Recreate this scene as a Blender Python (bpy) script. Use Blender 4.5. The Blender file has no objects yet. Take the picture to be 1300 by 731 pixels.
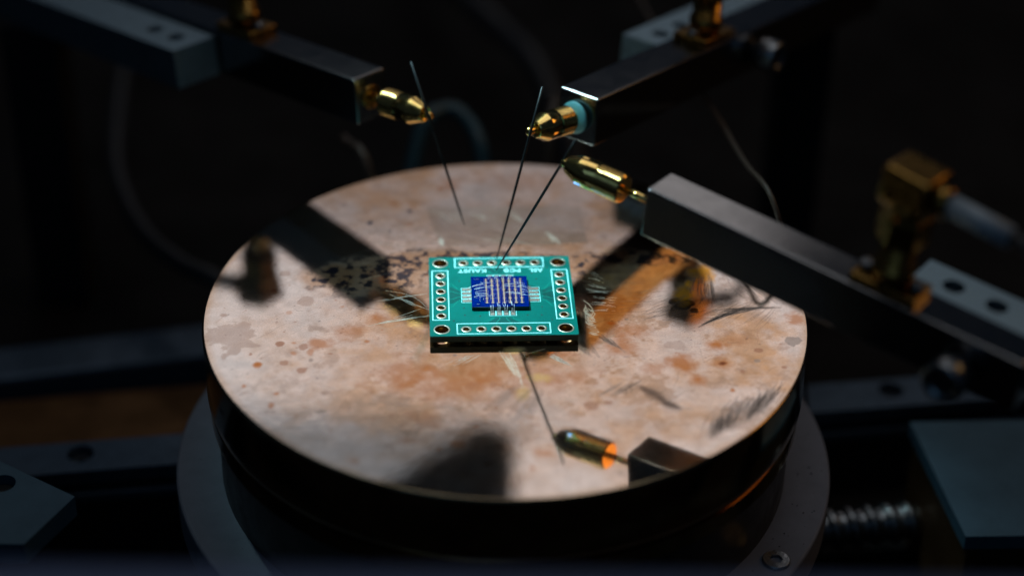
import bpy, bmesh, math, random
import numpy as np
from mathutils import Vector, Matrix
from mathutils.geometry import delaunay_2d_cdt

# ------------------------------------------------------------------ camera, light, exposure
# all lengths below are written in millimetres and scaled to metres (MM) when meshes are made
MM = 0.001
scene = bpy.context.scene
col = scene.collection
random.seed(7)
rng = np.random.default_rng(11)

CAM_PITCH, CAM_ROLL = math.radians(32.722), math.radians(0.995)
fw = Vector((0, math.cos(CAM_PITCH), -math.sin(CAM_PITCH)))
r0 = Vector((1, 0, 0)); u0 = r0.cross(fw)
cr = r0 * math.cos(CAM_ROLL) + u0 * math.sin(CAM_ROLL)
cu = -r0 * math.sin(CAM_ROLL) + u0 * math.cos(CAM_ROLL)
cam_data = bpy.data.cameras.new("camera")
cam = bpy.data.objects.new("camera", cam_data); col.objects.link(cam)
m = Matrix((cr, cu, -fw)).transposed().to_4x4()
m.translation = Vector((1.0, -272.77, 179.58)) * MM
cam.matrix_world = m
cam_data.sensor_width = 36.0
cam_data.lens = 66.03
cam_data.clip_start = 0.01
cam_data.clip_end = 20.0
cam_data.dof.use_dof = True
cam_data.dof.focus_distance = 0.3225
cam_data.dof.aperture_fstop = 6.0
scene.camera = cam

world = bpy.data.worlds.new("World"); scene.world = world
world.use_nodes = True
bg = world.node_tree.nodes["Background"]
bg.inputs[0].default_value = (0.32, 0.58, 1.0, 1)
bg.inputs[1].default_value = 0.015

def aim(o, target):
    d = Vector(target) - o.location
    o.rotation_euler = d.to_track_quat('-Z', 'Y').to_euler()

def area(name, loc, target, sx, sy, power, color):
    l = bpy.data.lights.new(name, 'AREA'); l.shape = 'RECTANGLE'; l.size = sx; l.size_y = sy
    l.energy = power; l.color = color
    o = bpy.data.objects.new(name, l); col.objects.link(o); o.location = loc; aim(o, target); return o

# soft light panels standing behind the bench: they are what the polished chuck mirrors
def wall_panel(name, x0, x1, z0, z1, radiance, color, y=1.0):
    a = (x1 - x0) * (z1 - z0)
    return area(name, ((x0 + x1) / 2, y, (z0 + z1) / 2), ((x0 + x1) / 2, 0, (z0 + z1) / 2), x1 - x0, z1 - z0, radiance * math.pi * a, color)
wall_panel("soft_panel_lamp", -0.31, 0.31, 0.605, 0.765, 0.70, (1.0, 0.965, 0.95))
wall_panel("lower_panel_lamp", -0.31, 0.31, 0.44, 0.602, 0.30, (1.0, 0.95, 0.94))
wall_panel("upper_right_panel_lamp", -0.03, 0.31, 0.768, 0.98, 0.72, (1.0, 0.95, 0.92))
wall_panel("upper_left_panel_lamp", -0.31, -0.033, 0.768, 0.98, 0.24, (0.84, 0.93, 1.0))
# cool room light high behind the camera
area("room_lamp", (-0.25, -0.95, 0.72), (0, 0, 0), 0.8, 0.5, 0.38, (0.30, 0.62, 1.0))
# warm lamp to the right of the bench
area("warm_side_lamp", (0.62, 0.22, 0.42), (0, 0, 0.02), 0.22, 0.26, 0.30, (1.0, 0.53, 0.15))
# microscope illuminator: a cool spot on the circuit board
sp = bpy.data.lights.new("microscope_spot", 'SPOT')
sp.energy = 9.6; sp.color = (0.60, 0.95, 1.0); sp.spot_size = math.radians(18); sp.spot_blend = 1.0; sp.shadow_soft_size = 0.025
spo = bpy.data.objects.new("microscope_spot", sp); col.objects.link(spo)
spo.location = (-0.116, 0.098, 0.276); aim(spo, (0, 0.006, 0))

# broad soft lamp overhead: the long highlights on the gold collets and the bar edges
area("overhead_lamp", (0.03, 0.10, 0.52), (0.0, 0.02, 0.0), 0.40, 0.30, 0.95 * math.pi * 0.12, (0.95, 0.99, 1.0))
scene.view_settings.view_transform = 'Standard'
scene.view_settings.look = 'None'
scene.view_settings.exposure = 0.0
scene.view_settings.gamma = 1.0
scene.view_settings.use_curve_mapping = False
scene.render.engine = 'CYCLES'
scene.cycles.use_denoising = True
scene.cycles.max_bounces = 10
scene.cycles.glossy_bounces = 6
scene.cycles.sample_clamp_indirect = 4.0
scene.cycles.sample_clamp_direct = 0.0

# ------------------------------------------------------------------ helpers
def empty(name, loc, label, cat, group=None):
    o = bpy.data.objects.new(name, None); col.objects.link(o)
    o.location = Vector(loc) * MM; o.empty_display_size = 0.01
    o["label"] = label; o["category"] = cat
    if group: o["group"] = group
    return o

class MB:
    """collects shapes in world millimetres; build() links them as one mesh object"""
    def __init__(self): self.v = []; self.f = []; self.s = []
    def add(self, vs, fs, smooth=False):
        n = len(self.v); self.v += [tuple(p) for p in vs]
        self.f += [tuple(i + n for i in f) for f in fs]; self.s += [smooth] * len(fs); return self
    def bm(self, b, smooth=False):
        b.verts.index_update()
        return self.add([tuple(p.co) for p in b.verts], [[q.index for q in f.verts] for f in b.faces], smooth)
    def box(self, lo, hi, bev=0.0, frame=None, seg=2):
        b = bmesh.new(); bmesh.ops.create_cube(b, size=1.0)
        for p in b.verts:
            p.co = Vector([lo[i] + (p.co[i] + 0.5) * (hi[i] - lo[i]) for i in range(3)])
        if bev > 0: bmesh.ops.bevel(b, geom=list(b.edges), offset=bev, segments=seg, profile=0.6, affect='EDGES')
        bmesh.ops.recalc_face_normals(b, faces=b.faces); b.faces.ensure_lookup_table()
        sm = [max(abs(c) for c in f.normal) < 0.9995 for f in b.faces]        # only the rounded edges are smooth
        if frame is not None:
            bmesh.ops.transform(b, matrix=frame, verts=b.verts); bmesh.ops.recalc_face_normals(b, faces=b.faces)
        self.bm(b); self.s[-len(sm):] = sm; b.free(); return self
    def lathe(self, prof, p, axis, seg=40, smooth=True, cap=True):
        """prof: list of (distance along axis, radius)"""
        a = Vector(axis).normalized(); p = Vector(p)
        x = a.orthogonal().normalized(); y = a.cross(x)
        vs = []; fs = []; n = len(prof)
        for (t, r) in prof:
            for k in range(seg):
                th = 2 * math.pi * k / seg
                vs.append(p + a * t + (x * math.cos(th) + y * math.sin(th)) * r)
        for i in range(n - 1):
            for k in range(seg):
                k2 = (k + 1) % seg
                fs.append((i * seg + k, i * seg + k2, (i + 1) * seg + k2, (i + 1) * seg + k))
        self.add(vs, fs, smooth)
        if cap:
            m0 = len(self.v) - n * seg
            self.f.append(tuple(m0 + k for k in reversed(range(seg)))); self.s.append(False)
            self.f.append(tuple(m0 + (n - 1) * seg + k for k in range(seg))); self.s.append(False)
        return self
    def tube(self, pts, rad, seg=10, smooth=True):
        pts = [Vector(q) for q in pts]; n = len(pts)
        rads = rad if isinstance(rad, (list, tuple)) else [rad] * n
        vs = []; fs = []; x = None
        for i, q in enumerate(pts):
            t = (pts[min(i + 1, n - 1)] - pts[max(i - 1, 0)]).normalized()
            x = t.orthogonal().normalized() if x is None else (x - t * x.dot(t)).normalized()
            y = t.cross(x)
            for k in range(seg):
                th = 2 * math.pi * k / seg
                vs.append(q + (x * math.cos(th) + y * math.sin(th)) * rads[i])
        for i in range(n - 1):
            for k in range(seg):
                k2 = (k + 1) % seg
                fs.append((i * seg + k, i * seg + k2, (i + 1) * seg + k2, (i + 1) * seg + k))
        fs.append(tuple(reversed(range(seg)))); fs.append(tuple((n - 1) * seg + k for k in range(seg)))
        return self.add(vs, fs, smooth)
    def plate(self, outline, holes, z0, z1, frame=None, hseg=28):
        """flat plate with through holes; outline: 2D points, holes: (x, y, r)"""
        loops = [list(outline)]
        for (hx, hy, hr) in holes:
            loops.append([(hx + hr * math.cos(2 * math.pi * k / hseg), hy + hr * math.sin(2 * math.pi * k / hseg)) for k in range(hseg)])
        vs2 = []; ed = []
        for lp in loops:
            n0 = len(vs2); vs2 += [Vector(q) for q in lp]
            ed += [(n0 + k, n0 + (k + 1) % len(lp)) for k in range(len(lp))]
        ov, oe, of, *_ = delaunay_2d_cdt(vs2, ed, [], 2, 1e-6)
        F = frame or Matrix.Identity(4); n = len(ov)
        vs = [F @ Vector((q[0], q[1], z1)) for q in ov] + [F @ Vector((q[0], q[1], z0)) for q in ov]
        fs = []; cnt = {}
        for f in of:
            f = list(f)
            mx_ = sum(ov[i][0] for i in f) / len(f); my_ = sum(ov[i][1] for i in f) / len(f)
            if any((mx_ - hx) ** 2 + (my_ - hy) ** 2 < hr * hr for (hx, hy, hr) in holes): continue
            a, b_, c_ = (ov[f[0]], ov[f[1]], ov[f[2]])
            if (b_ - a).cross(c_ - a) < 0: f.reverse()
            fs.append(tuple(f)); fs.append(tuple(n + i for i in reversed(f)))
            for k in range(len(f)):
                e = (f[k], f[(k + 1) % len(f)]); cnt[e] = 1
        for (a, b_) in list(cnt):
            if (b_, a) not in cnt: fs.append((b_, a, n + a, n + b_))
        return self.add(vs, fs)
    def build(self, name, material, parent=None):
        off = Vector((0, 0, 0))
        if parent is not None:
            q = parent
            while q is not None: off += q.location; q = q.parent
        me = bpy.data.meshes.new(name)
        me.from_pydata([tuple(Vector(p) * MM - off) for p in self.v], [], self.f)
        me.polygons.foreach_set("use_smooth", self.s)
        me.materials.append(material); me.update()
        o = bpy.data.objects.new(name, me); col.objects.link(o); o.parent = parent
        return o

def tag(o, label, cat, group=None, kind=None):
    o["label"] = label
    if cat: o["category"] = cat
    if group: o["group"] = group
    if kind: o["kind"] = kind
    return o

def link_copy(o, parent, delta):
    c = o.copy(); col.objects.link(c); c.parent = parent
    c.location = o.location + Vector(delta) * MM
    return c

def spline(pts, n=40):
    """smooth curve through points"""
    P = [Vector(p) for p in pts]; P = [P[0] * 2 - P[1]] + P + [P[-1] * 2 - P[-2]]
    out = []; segs = len(P) - 3
    for i in range(n):
        s = i / (n - 1) * segs; k = min(int(s), segs - 1); t = s - k
        a, b_, c_, d = P[k:k + 4]
        out.append(0.5 * ((2 * b_) + (c_ - a) * t + (2 * a - 5 * b_ + 4 * c_ - d) * t * t + (3 * b_ - a - 3 * c_ + d) * t ** 3))
    return out

# ------------------------------------------------------------------ materials (all procedural)
def mat(name, color, metal=0.0, rough=0.5, var=0.15, scale=900.0, rvar=0.1, bump=0.0, spec=0.5, stretch=None, color2=None, bscale=None, trans=0.0):
    m = bpy.data.materials.new(name); m.use_nodes = True
    nt = m.node_tree; N = nt.nodes; Lk = nt.links; b = N["Principled BSDF"]
    tc = N.new("ShaderNodeTexCoord"); mp = N.new("ShaderNodeMapping")
    if stretch: mp.inputs["Scale"].default_value = stretch
    Lk.new(tc.outputs["Object"], mp.inputs[0])
    nz = N.new("ShaderNodeTexNoise"); nz.inputs["Scale"].default_value = scale; nz.inputs["Detail"].default_value = 6
    nz.inputs["Roughness"].default_value = 0.65
    Lk.new(mp.outputs[0], nz.inputs[0])
    mx = N.new("ShaderNodeMix"); mx.data_type = 'RGBA'
    c2 = color2 or tuple(c * (1 - 2 * var) for c in color)
    mx.inputs[6].default_value = (*color, 1); mx.inputs[7].default_value = (*c2, 1)
    rp = N.new("ShaderNodeMapRange"); rp.inputs[1].default_value = 0.35; rp.inputs[2].default_value = 0.7
    Lk.new(nz.outputs[0], rp.inputs[0]); Lk.new(rp.outputs[0], mx.inputs[0]); Lk.new(mx.outputs[2], b.inputs["Base Color"])
    rr = N.new("ShaderNodeMapRange"); rr.inputs[1].default_value = 0.3; rr.inputs[2].default_value = 0.7
    rr.inputs[3].default_value = max(0.02, rough - rvar); rr.inputs[4].default_value = min(1, rough + rvar)
    Lk.new(nz.outputs[0], rr.inputs[0]); Lk.new(rr.outputs[0], b.inputs["Roughness"])
    b.inputs["Metallic"].default_value = metal
    b.inputs["Specular IOR Level"].default_value = spec
    b.inputs["Transmission Weight"].default_value = trans
    if bump:
        n2 = N.new("ShaderNodeTexNoise"); n2.inputs["Scale"].default_value = bscale or scale * 3; n2.inputs["Detail"].default_value = 4
        Lk.new(mp.outputs[0], n2.inputs[0])
        bp = N.new("ShaderNodeBump"); bp.inputs["Strength"].default_value = bump; bp.inputs["Distance"].default_value = 0.00005
        Lk.new(n2.outputs[0], bp.inputs["Height"]); Lk.new(bp.outputs[0], b.inputs["Normal"])
    return m

M = {}
M['steel'] = mat('polished_steel', (0.27, 0.262, 0.268), 1, 0.17, 0.05, 250, 0.03, 0.03, stretch=(1, 1, 1))
M['gold'] = mat('gold_plating', (1.0, 0.66, 0.22), 1, 0.13, 0.10, 900, 0.05, 0.04)
M['brass'] = mat('brass', (0.34, 0.185, 0.048), 1, 0.29, 0.15, 700, 0.08, 0.05)
M['tungsten'] = mat('tungsten', (0.022, 0.026, 0.030), 0.6, 0.42, 0.1, 900, 0.08)
M['teal_plastic'] = mat('teal_plastic', (0.10, 0.32, 0.36), 0, 0.45, 0.1, 500, 0.1)
M['alu'] = mat('satin_aluminium', (0.18, 0.28, 0.36), 1, 0.50, 0.12, 400, 0.08, 0.15)
M['clamp'] = mat('brushed_block', (0.36, 0.50, 0.60), 1, 0.46, 0.12, 400, 0.08, 0.15)
M['painted'] = mat('blue_grey_plate', (0.042, 0.092, 0.135), 0, 0.55, 0.12, 120, 0.1, 0.1, spec=0.25)
M['alu_dark'] = mat('grey_aluminium', (0.065, 0.10, 0.15), 0.6, 0.5, 0.15, 300, 0.1, 0.15)
M['black'] = mat('black_anodised', (0.012, 0.012, 0.013), 0, 0.55, 0.2, 300, 0.1, 0.05, spec=0.25)
M['dark_hole'] = mat('black_oxide_screw', (0.02, 0.021, 0.024), 0.5, 0.35, 0.2, 900, 0.1)
M['base'] = mat('dark_base', (0.010, 0.009, 0.009), 0, 0.7, 0.3, 40, 0.1, 0.05, spec=0.08)
M['flange'] = mat('grey_flange', (0.15, 0.16, 0.20), 0.0, 0.62, 0.06, 250, 0.08, 0.3, spec=0.3, bscale=4000)
M['rim'] = mat('dark_gold_wall', (0.62, 0.46, 0.28), 1, 0.15, 0.22, 120, 0.05, 0.03, color2=(0.30, 0.20, 0.12))
M['pedestal'] = mat('black_pedestal', (0.02, 0.018, 0.017), 0.0, 0.4, 0.2, 200, 0.1, spec=0.3)
M['pcb'] = mat('green_soldermask', (0.0002, 0.160, 0.138), 0, 0.34, 0.13, 160, 0.08, 0.08, spec=0.08)
M['pcb_edge'] = mat('board_edge', (0.02, 0.035, 0.022), 0, 0.6, 0.3, 2500, 0.1)
M['pcb_dark'] = mat('soldermask_dark', (0.0003, 0.10, 0.09), 0, 0.26, 0.06, 400, 0.05, spec=0.16)
M['trace'] = mat('soldermask_on_copper', (0.001, 0.235, 0.185), 0, 0.26, 0.06, 400, 0.05, spec=0.16)
M['silk'] = mat('silkscreen', (0.36, 0.92, 0.95), 0, 0.6, 0.04, 3000, 0.05)
M['tin'] = mat('tinned_pad', (0.80, 0.76, 0.68), 1, 0.32, 0.15, 2500, 0.12, 0.3)
M['ring'] = mat('tinned_ring', (0.62, 0.56, 0.46), 1, 0.45, 0.2, 2500, 0.1, 0.2)
M['barrel'] = mat('plated_barrel', (0.30, 0.15, 0.05), 1, 0.35, 0.2, 2500, 0.1)
M['chip'] = mat('blue_silicon', (0.004, 0.066, 0.55), 1.0, 0.15, 0.12, 700, 0.04, 0.02, color2=(0.003, 0.045, 0.42))
M['chip'].node_tree.nodes['Principled BSDF'].inputs['Specular Tint'].default_value = (0.05, 0.2, 1.0, 1)
M['chip_side'] = mat('sawn_silicon', (0.012, 0.011, 0.012), 0.2, 0.4, 0.2, 2500, 0.1)
M['chip_pad'] = mat('chip_metal', (0.58, 0.36, 0.24), 0.5, 0.45, 0.15, 4000, 0.1)
M['wire'] = mat('bond_wire', (0.80, 0.84, 0.88), 0.45, 0.42, 0.1, 4000, 0.1)
M['cable_teal'] = mat('teal_cable', (0.018, 0.06, 0.08), 0, 0.45, 0.1, 200, 0.1)
M['cable_grey'] = mat('grey_cable', (0.012, 0.012, 0.016), 0, 0.5, 0.1, 200, 0.1)
M['cable_brown'] = mat('brown_wire', (0.06, 0.04, 0.03), 0, 0.5, 0.1, 200, 0.1)
M['bronze'] = mat('bronze_block', (0.15, 0.078, 0.035), 1.0, 0.62, 0.2, 120, 0.1)
M['sleeve'] = mat('grey_sleeve', (0.30, 0.36, 0.42), 0, 0.4, 0.1, 200, 0.1)
M['front'] = mat('blue_grey_paint', (0.13, 0.19, 0.38), 0, 0.6, 0.08, 200, 0.1)
M['lens'] = mat('black_lens_barrel', (0.02, 0.02, 0.022), 0, 0.45, 0.2, 200, 0.1)

# ------------------------------------------------------------------ the base of the station
BASE_Z = -66.0
o = MB().box((-900, -420, BASE_Z - 20), (900, 1500, BASE_Z)).build('base', M['base']); o['kind'] = 'structure'
tag(o, 'dark metal base of the probe station under everything', None)

# ------------------------------------------------------------------ stained, polished chuck
R_TOP, R_PLATE = 51.95, 52.32
BLOBS = [(35.6, -9.8, 2.34, 1.99, 'o', 0.95, 0.8), (36.3, -15.4, 2.8, 2.21, 'o', 0.95, 0.8), (36.3, -15.4, 1.06, 0.81, 'd', 0.97, 0.48), (29.9, -15.8, 2.64, 3.59, 'o', 0.86, 0.9), (31.8, -20.3, 2.6, 2.15, 'o', 0.95, 0.9), (28.9, -10.3, 1.74, 1.42, 'p', 0.5, 0.15), (48.7, -8.5, 1.35, 1.44, 'g', 0.75, 0.09), (42.8, -11.5, 0.8, 0.71, 'b', 0.75, 0.12), (42.3, -14.5, 0.93, 0.93, 'g', 0.62, 0.12), (46.5, -16.2, 0.66, 0.58, 'b', 0.69, 0.12), (39.5, -17.8, 0.52, 0.68, 'b', 0.62, 0.12), (37.4, -23.0, 0.45, 0.66, 'o', 0.9, 0.4), (14.0, -28.0, 1.4, 1.29, 'b', 0.62, 0.12), (31.0, 2.7, 2.07, 1.52, 'k', 0.97, 0.06), (32.9, 0.5, 0.69, 0.75, 'k', 0.97, 0.06), (-18.6, 32.9, 0.59, 0.73, 'n', 0.97, 0.24), (-25.7, 28.3, 0.66, 0.8, 'n', 0.97, 0.24), (-21.8, 25.3, 0.44, 0.57, 'n', 0.75, 0.3), (-21.7, 35.7, 1.86, 2.5, 'o', 0.6, 0.9), (-18.3, 28.0, 1.65, 1.72, 'o', 0.6, 0.9), (-45.5, -10.7, 4.78, 4.75, 'p', 0.56, 0.12), (-38.0, -11.8, 1.06, 1.18, 'b', 0.81, 0.12), (-41.1, -17.9, 1.04, 1.37, 'o', 0.97, 0.4), (-33.9, -12.7, 0.79, 0.94, 'b', 0.62, 0.18), (-33.5, -19.5, 0.78, 0.79, 'b', 0.69, 0.12), (-42.5, -15.2, 0.52, 0.69, 'b', 0.75, 0.12), (-36.7, -17.4, 0.91, 0.91, 'b', 0.62, 0.12), (-42.4, -24.2, 0.51, 0.66, 'o', 0.75, 0.24), (-36.8, -26.3, 0.64, 0.65, 'o', 0.75, 0.24), (-38.4, -35.8, 1.12, 0.83, 'o', 0.52, 0.32), (-37.3, -29.5, 0.5, 0.86, 'o', 0.68, 0.24), (-31.4, -11.6, 2.33, 2.26, 'o', 0.69, 0.8), (-22.7, -3.5, 2.38, 2.35, 'o', 0.86, 0.8), (-26.4, -7.7, 3.01, 2.59, 'o', 0.52, 0.9), (-34.9, 1.1, 1.23, 1.51, 'p', 0.62, 0.12), (-39.5, 10.0, 1.12, 0.92, 'p', 0.62, 0.12), (-44.6, 3.6, 0.83, 0.77, 'p', 0.62, 0.12), (-10.3, -23.3, 11.26, 6.88, 'o', 0.62, 0.95), (-17.0, -19.0, 8.12, 5.95, 'o', 0.52, 0.95), (-4.0, -18.6, 8.15, 5.96, 'o', 0.48, 0.95), (6.5, -18.3, 6.52, 6.78, 'o', 0.52, 0.95), (12.3, -20.4, 4.06, 4.02, 'o', 0.52, 0.95), (-17.8, -27.9, 5.08, 3.01, 'g', 0.31, 0.57), (-12.5, -32.0, 6.27, 3.53, 'o', 0.48, 0.95), (10.4, -13.6, 2.97, 2.78, 'o', 0.69, 0.9), (19.8, -11.0, 3.34, 2.82, 'o', 0.78, 0.9), (24.8, -17.8, 2.29, 2.18, 'o', 0.52, 0.9), (21.3, -6.2, 3.38, 2.89, 'o', 0.6, 0.9), (1.8, -12.7, 2.39, 1.86, 'y', 0.75, 0.72), (5.7, -20.2, 2.08, 1.57, 'y', 0.75, 0.72), (3.2, -25.1, 1.28, 2.18, 'y', 0.6, 0.72), (34.5, 11.3, 2.83, 6.88, 'O', 0.97, 0.56), (31.6, 6.0, 2.23, 3.6, 'O', 0.9, 0.64), (19.3, 12.7, 6.38, 7.97, 'y', 0.45, 0.76), (50.2, -1.7, 2.05, 2.39, 'o', 0.69, 0.6), (44.3, -23.9, 0.65, 0.66, 'p', 0.5, 0.18), (0.1, -34.7, 7.48, 4.96, 'g', 0.25, 0.57), (-22.9, -43.4, 2.12, 1.42, 'o', 0.52, 0.6), (-6.6, -39.0, 1.54, 1.21, 'o', 0.6, 0.6), (-14.6, -38.2, 3.85, 1.46, 'o', 0.44, 0.8), (6.3, -40.6, 2.15, 1.2, 'o', 0.52, 0.7), (38.7, -8.1, 3.36, 2.59, 'o', 0.34, 0.9), (2.2, 45.1, 11.47, 4.46, 'o', 0.34, 0.95), (20.1, 33.6, 4.47, 4.41, 'g', 0.25, 0.57), (-11.5, 43.1, 2.66, 2.95, 'o', 0.6, 0.9)]  # O blobs: orange reflection of the brass connector painted into the tint
STROKES = [((32.7, -5.4), (36.1, 1.1), (42.3, 4.3), (49.2, 1.5), 30, 0.24, 0.9, 'k', 0.06), ((32.7, -5.1), (33.6, -3.9), (37.2, -1.3), (40.9, 1.8), 9, 0.26, 0.8, 'k', 0.03), ((33.9, 15.0), (36.6, 13.2), (30.4, 4.0), (37.4, 0.2), 12, 0.3625, 0.9, 'k', 0.2), ((31.7, -37.3), (41.2, -30.0), (33.7, -28.5), (47.1, -20.3), 44, 0.319, 0.625, 'k', 0.15), ((32.4, -36.9), (36.4, -33.7), (33.5, -30.6), (37.5, -28.4), 30, 0.45, 0.4, 'g', 0.1), ((14.8, -7.4), (17.3, -7.3), (17.4, -10.1), (20.6, -13.1), 11, 0.35, 0.75, 'k', 0.04), ((10.5, -9.9), (13.9, -8.8), (13.7, -14.0), (16.3, -14.8), 9, 0.25, 0.5, 'k', 0.04), ((14.7, -25.8), (19.2, -25.3), (19.4, -21.1), (24.0, -20.1), 12, 0.45, 0.45, 'g', 0.05), ((21.3, -21.5), (21.7, -22.3), (25.7, -24.4), (26.8, -27.8), 8, 1.6, 0.28, 'k', 0.1), ((25.0, -24.4), (25.5, -27.0), (28.0, -28.7), (29.0, -28.4), 8, 1.2, 0.25, 'k', 0.1), ((-5.0, -29.6), (3.9, -34.6), (-0.0, -20.8), (7.7, -23.9), 26, 0.8, 0.16, 'k', 0.05), ((13.6, 8.6), (21.4, -5.0), (29.2, 13.0), (33.9, -0.9), 14, 0.174, 0.5625, 'k', 0.4), ((21.5, -1.3), (25.5, -3.7), (31.8, 9.1), (35.2, -0.9), 16, 0.3, 0.3, 'k', 0.2), ((37.2, 14.6), (42.0, 13.4), (42.4, 3.1), (49.2, 1.5), 16, 0.2, 0.5, 'k', 0.2), ((-42.8, -30.7), (-22.8, -44.4), (-39.6, -26.3), (-14.4, -42.2), 8, 0.1, 0.3, 'k', 0.3), ((30.0, -2.0), (44.0, -6.0), (40.0, 6.0), (50.0, 2.0), 14, 0.2, 0.5, 'k', 0.08), ((30.5, -38.0), (43.0, -28.0), (34.5, -26.5), (48.0, -18.5), 26, 0.2, 0.8, 'k', 0.1)]
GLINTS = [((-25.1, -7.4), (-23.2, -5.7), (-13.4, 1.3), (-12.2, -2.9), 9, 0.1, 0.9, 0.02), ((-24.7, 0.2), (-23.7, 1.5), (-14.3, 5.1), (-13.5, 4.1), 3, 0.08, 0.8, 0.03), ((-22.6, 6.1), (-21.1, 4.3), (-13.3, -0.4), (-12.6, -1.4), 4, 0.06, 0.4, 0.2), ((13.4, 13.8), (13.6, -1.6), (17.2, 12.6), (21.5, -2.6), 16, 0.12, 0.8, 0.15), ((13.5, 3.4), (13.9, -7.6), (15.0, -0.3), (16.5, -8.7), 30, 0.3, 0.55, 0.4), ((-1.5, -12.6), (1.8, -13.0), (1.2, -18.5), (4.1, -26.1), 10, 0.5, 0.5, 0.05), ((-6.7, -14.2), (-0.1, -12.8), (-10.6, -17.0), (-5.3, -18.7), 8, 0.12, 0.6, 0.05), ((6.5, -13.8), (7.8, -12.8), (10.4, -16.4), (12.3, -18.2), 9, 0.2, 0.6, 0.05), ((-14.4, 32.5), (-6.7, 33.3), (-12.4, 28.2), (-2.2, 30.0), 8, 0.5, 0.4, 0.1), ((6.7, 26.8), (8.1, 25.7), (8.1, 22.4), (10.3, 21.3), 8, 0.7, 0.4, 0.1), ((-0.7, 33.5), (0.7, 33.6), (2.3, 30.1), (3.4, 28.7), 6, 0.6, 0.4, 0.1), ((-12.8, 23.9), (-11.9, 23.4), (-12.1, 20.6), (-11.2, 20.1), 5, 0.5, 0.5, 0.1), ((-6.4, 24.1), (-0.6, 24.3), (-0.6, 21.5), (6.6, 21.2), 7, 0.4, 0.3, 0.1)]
TAPE = [(-15.2, 34.2), (13.7, 36.1), (15.0, 22.3), (-12.4, 20.0)]
OXIDE = [(-23.6, 9.4, 11.2, 7.34), (-11.9, 15.7, 8.54, 3.78), (-0.5, 17.1, 15.73, 1.63), (25.2, 17.4, 12.19, 2.45), (14.4, 15.2, 3.56, 4.3), (-31.3, 9.2, 6.29, 4.19)]
TINT = dict(o=(.54, .19, .045), O=(.95, .42, .02), d=(.22, .06, .02), p=(.50, .36, .30), g=(.34, .28, .25), b=(.42, .20, .12), k=(.05, .036, .032), n=(.03, .05, .10), y=(.78, .52, .20))  # y: golden reflections of collet and arm side, painted in as colour
NP_, RES = 1280, 108.0 / 1280                     # canvas for stains and painted reflections: 1280 x 1280 over 108 mm

def vnoise(n, cells, gen):
    g = gen.random((cells + 2, cells + 2)); x = np.linspace(0, cells, n, endpoint=False)
    i = x.astype(int); t = x - i; t = t * t * (3 - 2 * t)
    a = g[i][:, i] * (1 - t)[None, :] + g[i][:, i + 1] * t[None, :]
    b = g[i + 1][:, i] * (1 - t)[None, :] + g[i + 1][:, i + 1] * t[None, :]
    return a * (1 - t)[:, None] + b * t[:, None]

def fbm(n, cells, octs, gen, gain=0.5):
    s = 0; w = 1; tot = 0
    for k in range(octs):
        s = s + w * vnoise(n, cells, gen); tot += w; w *= gain; cells *= 2
    return s / tot

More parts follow.
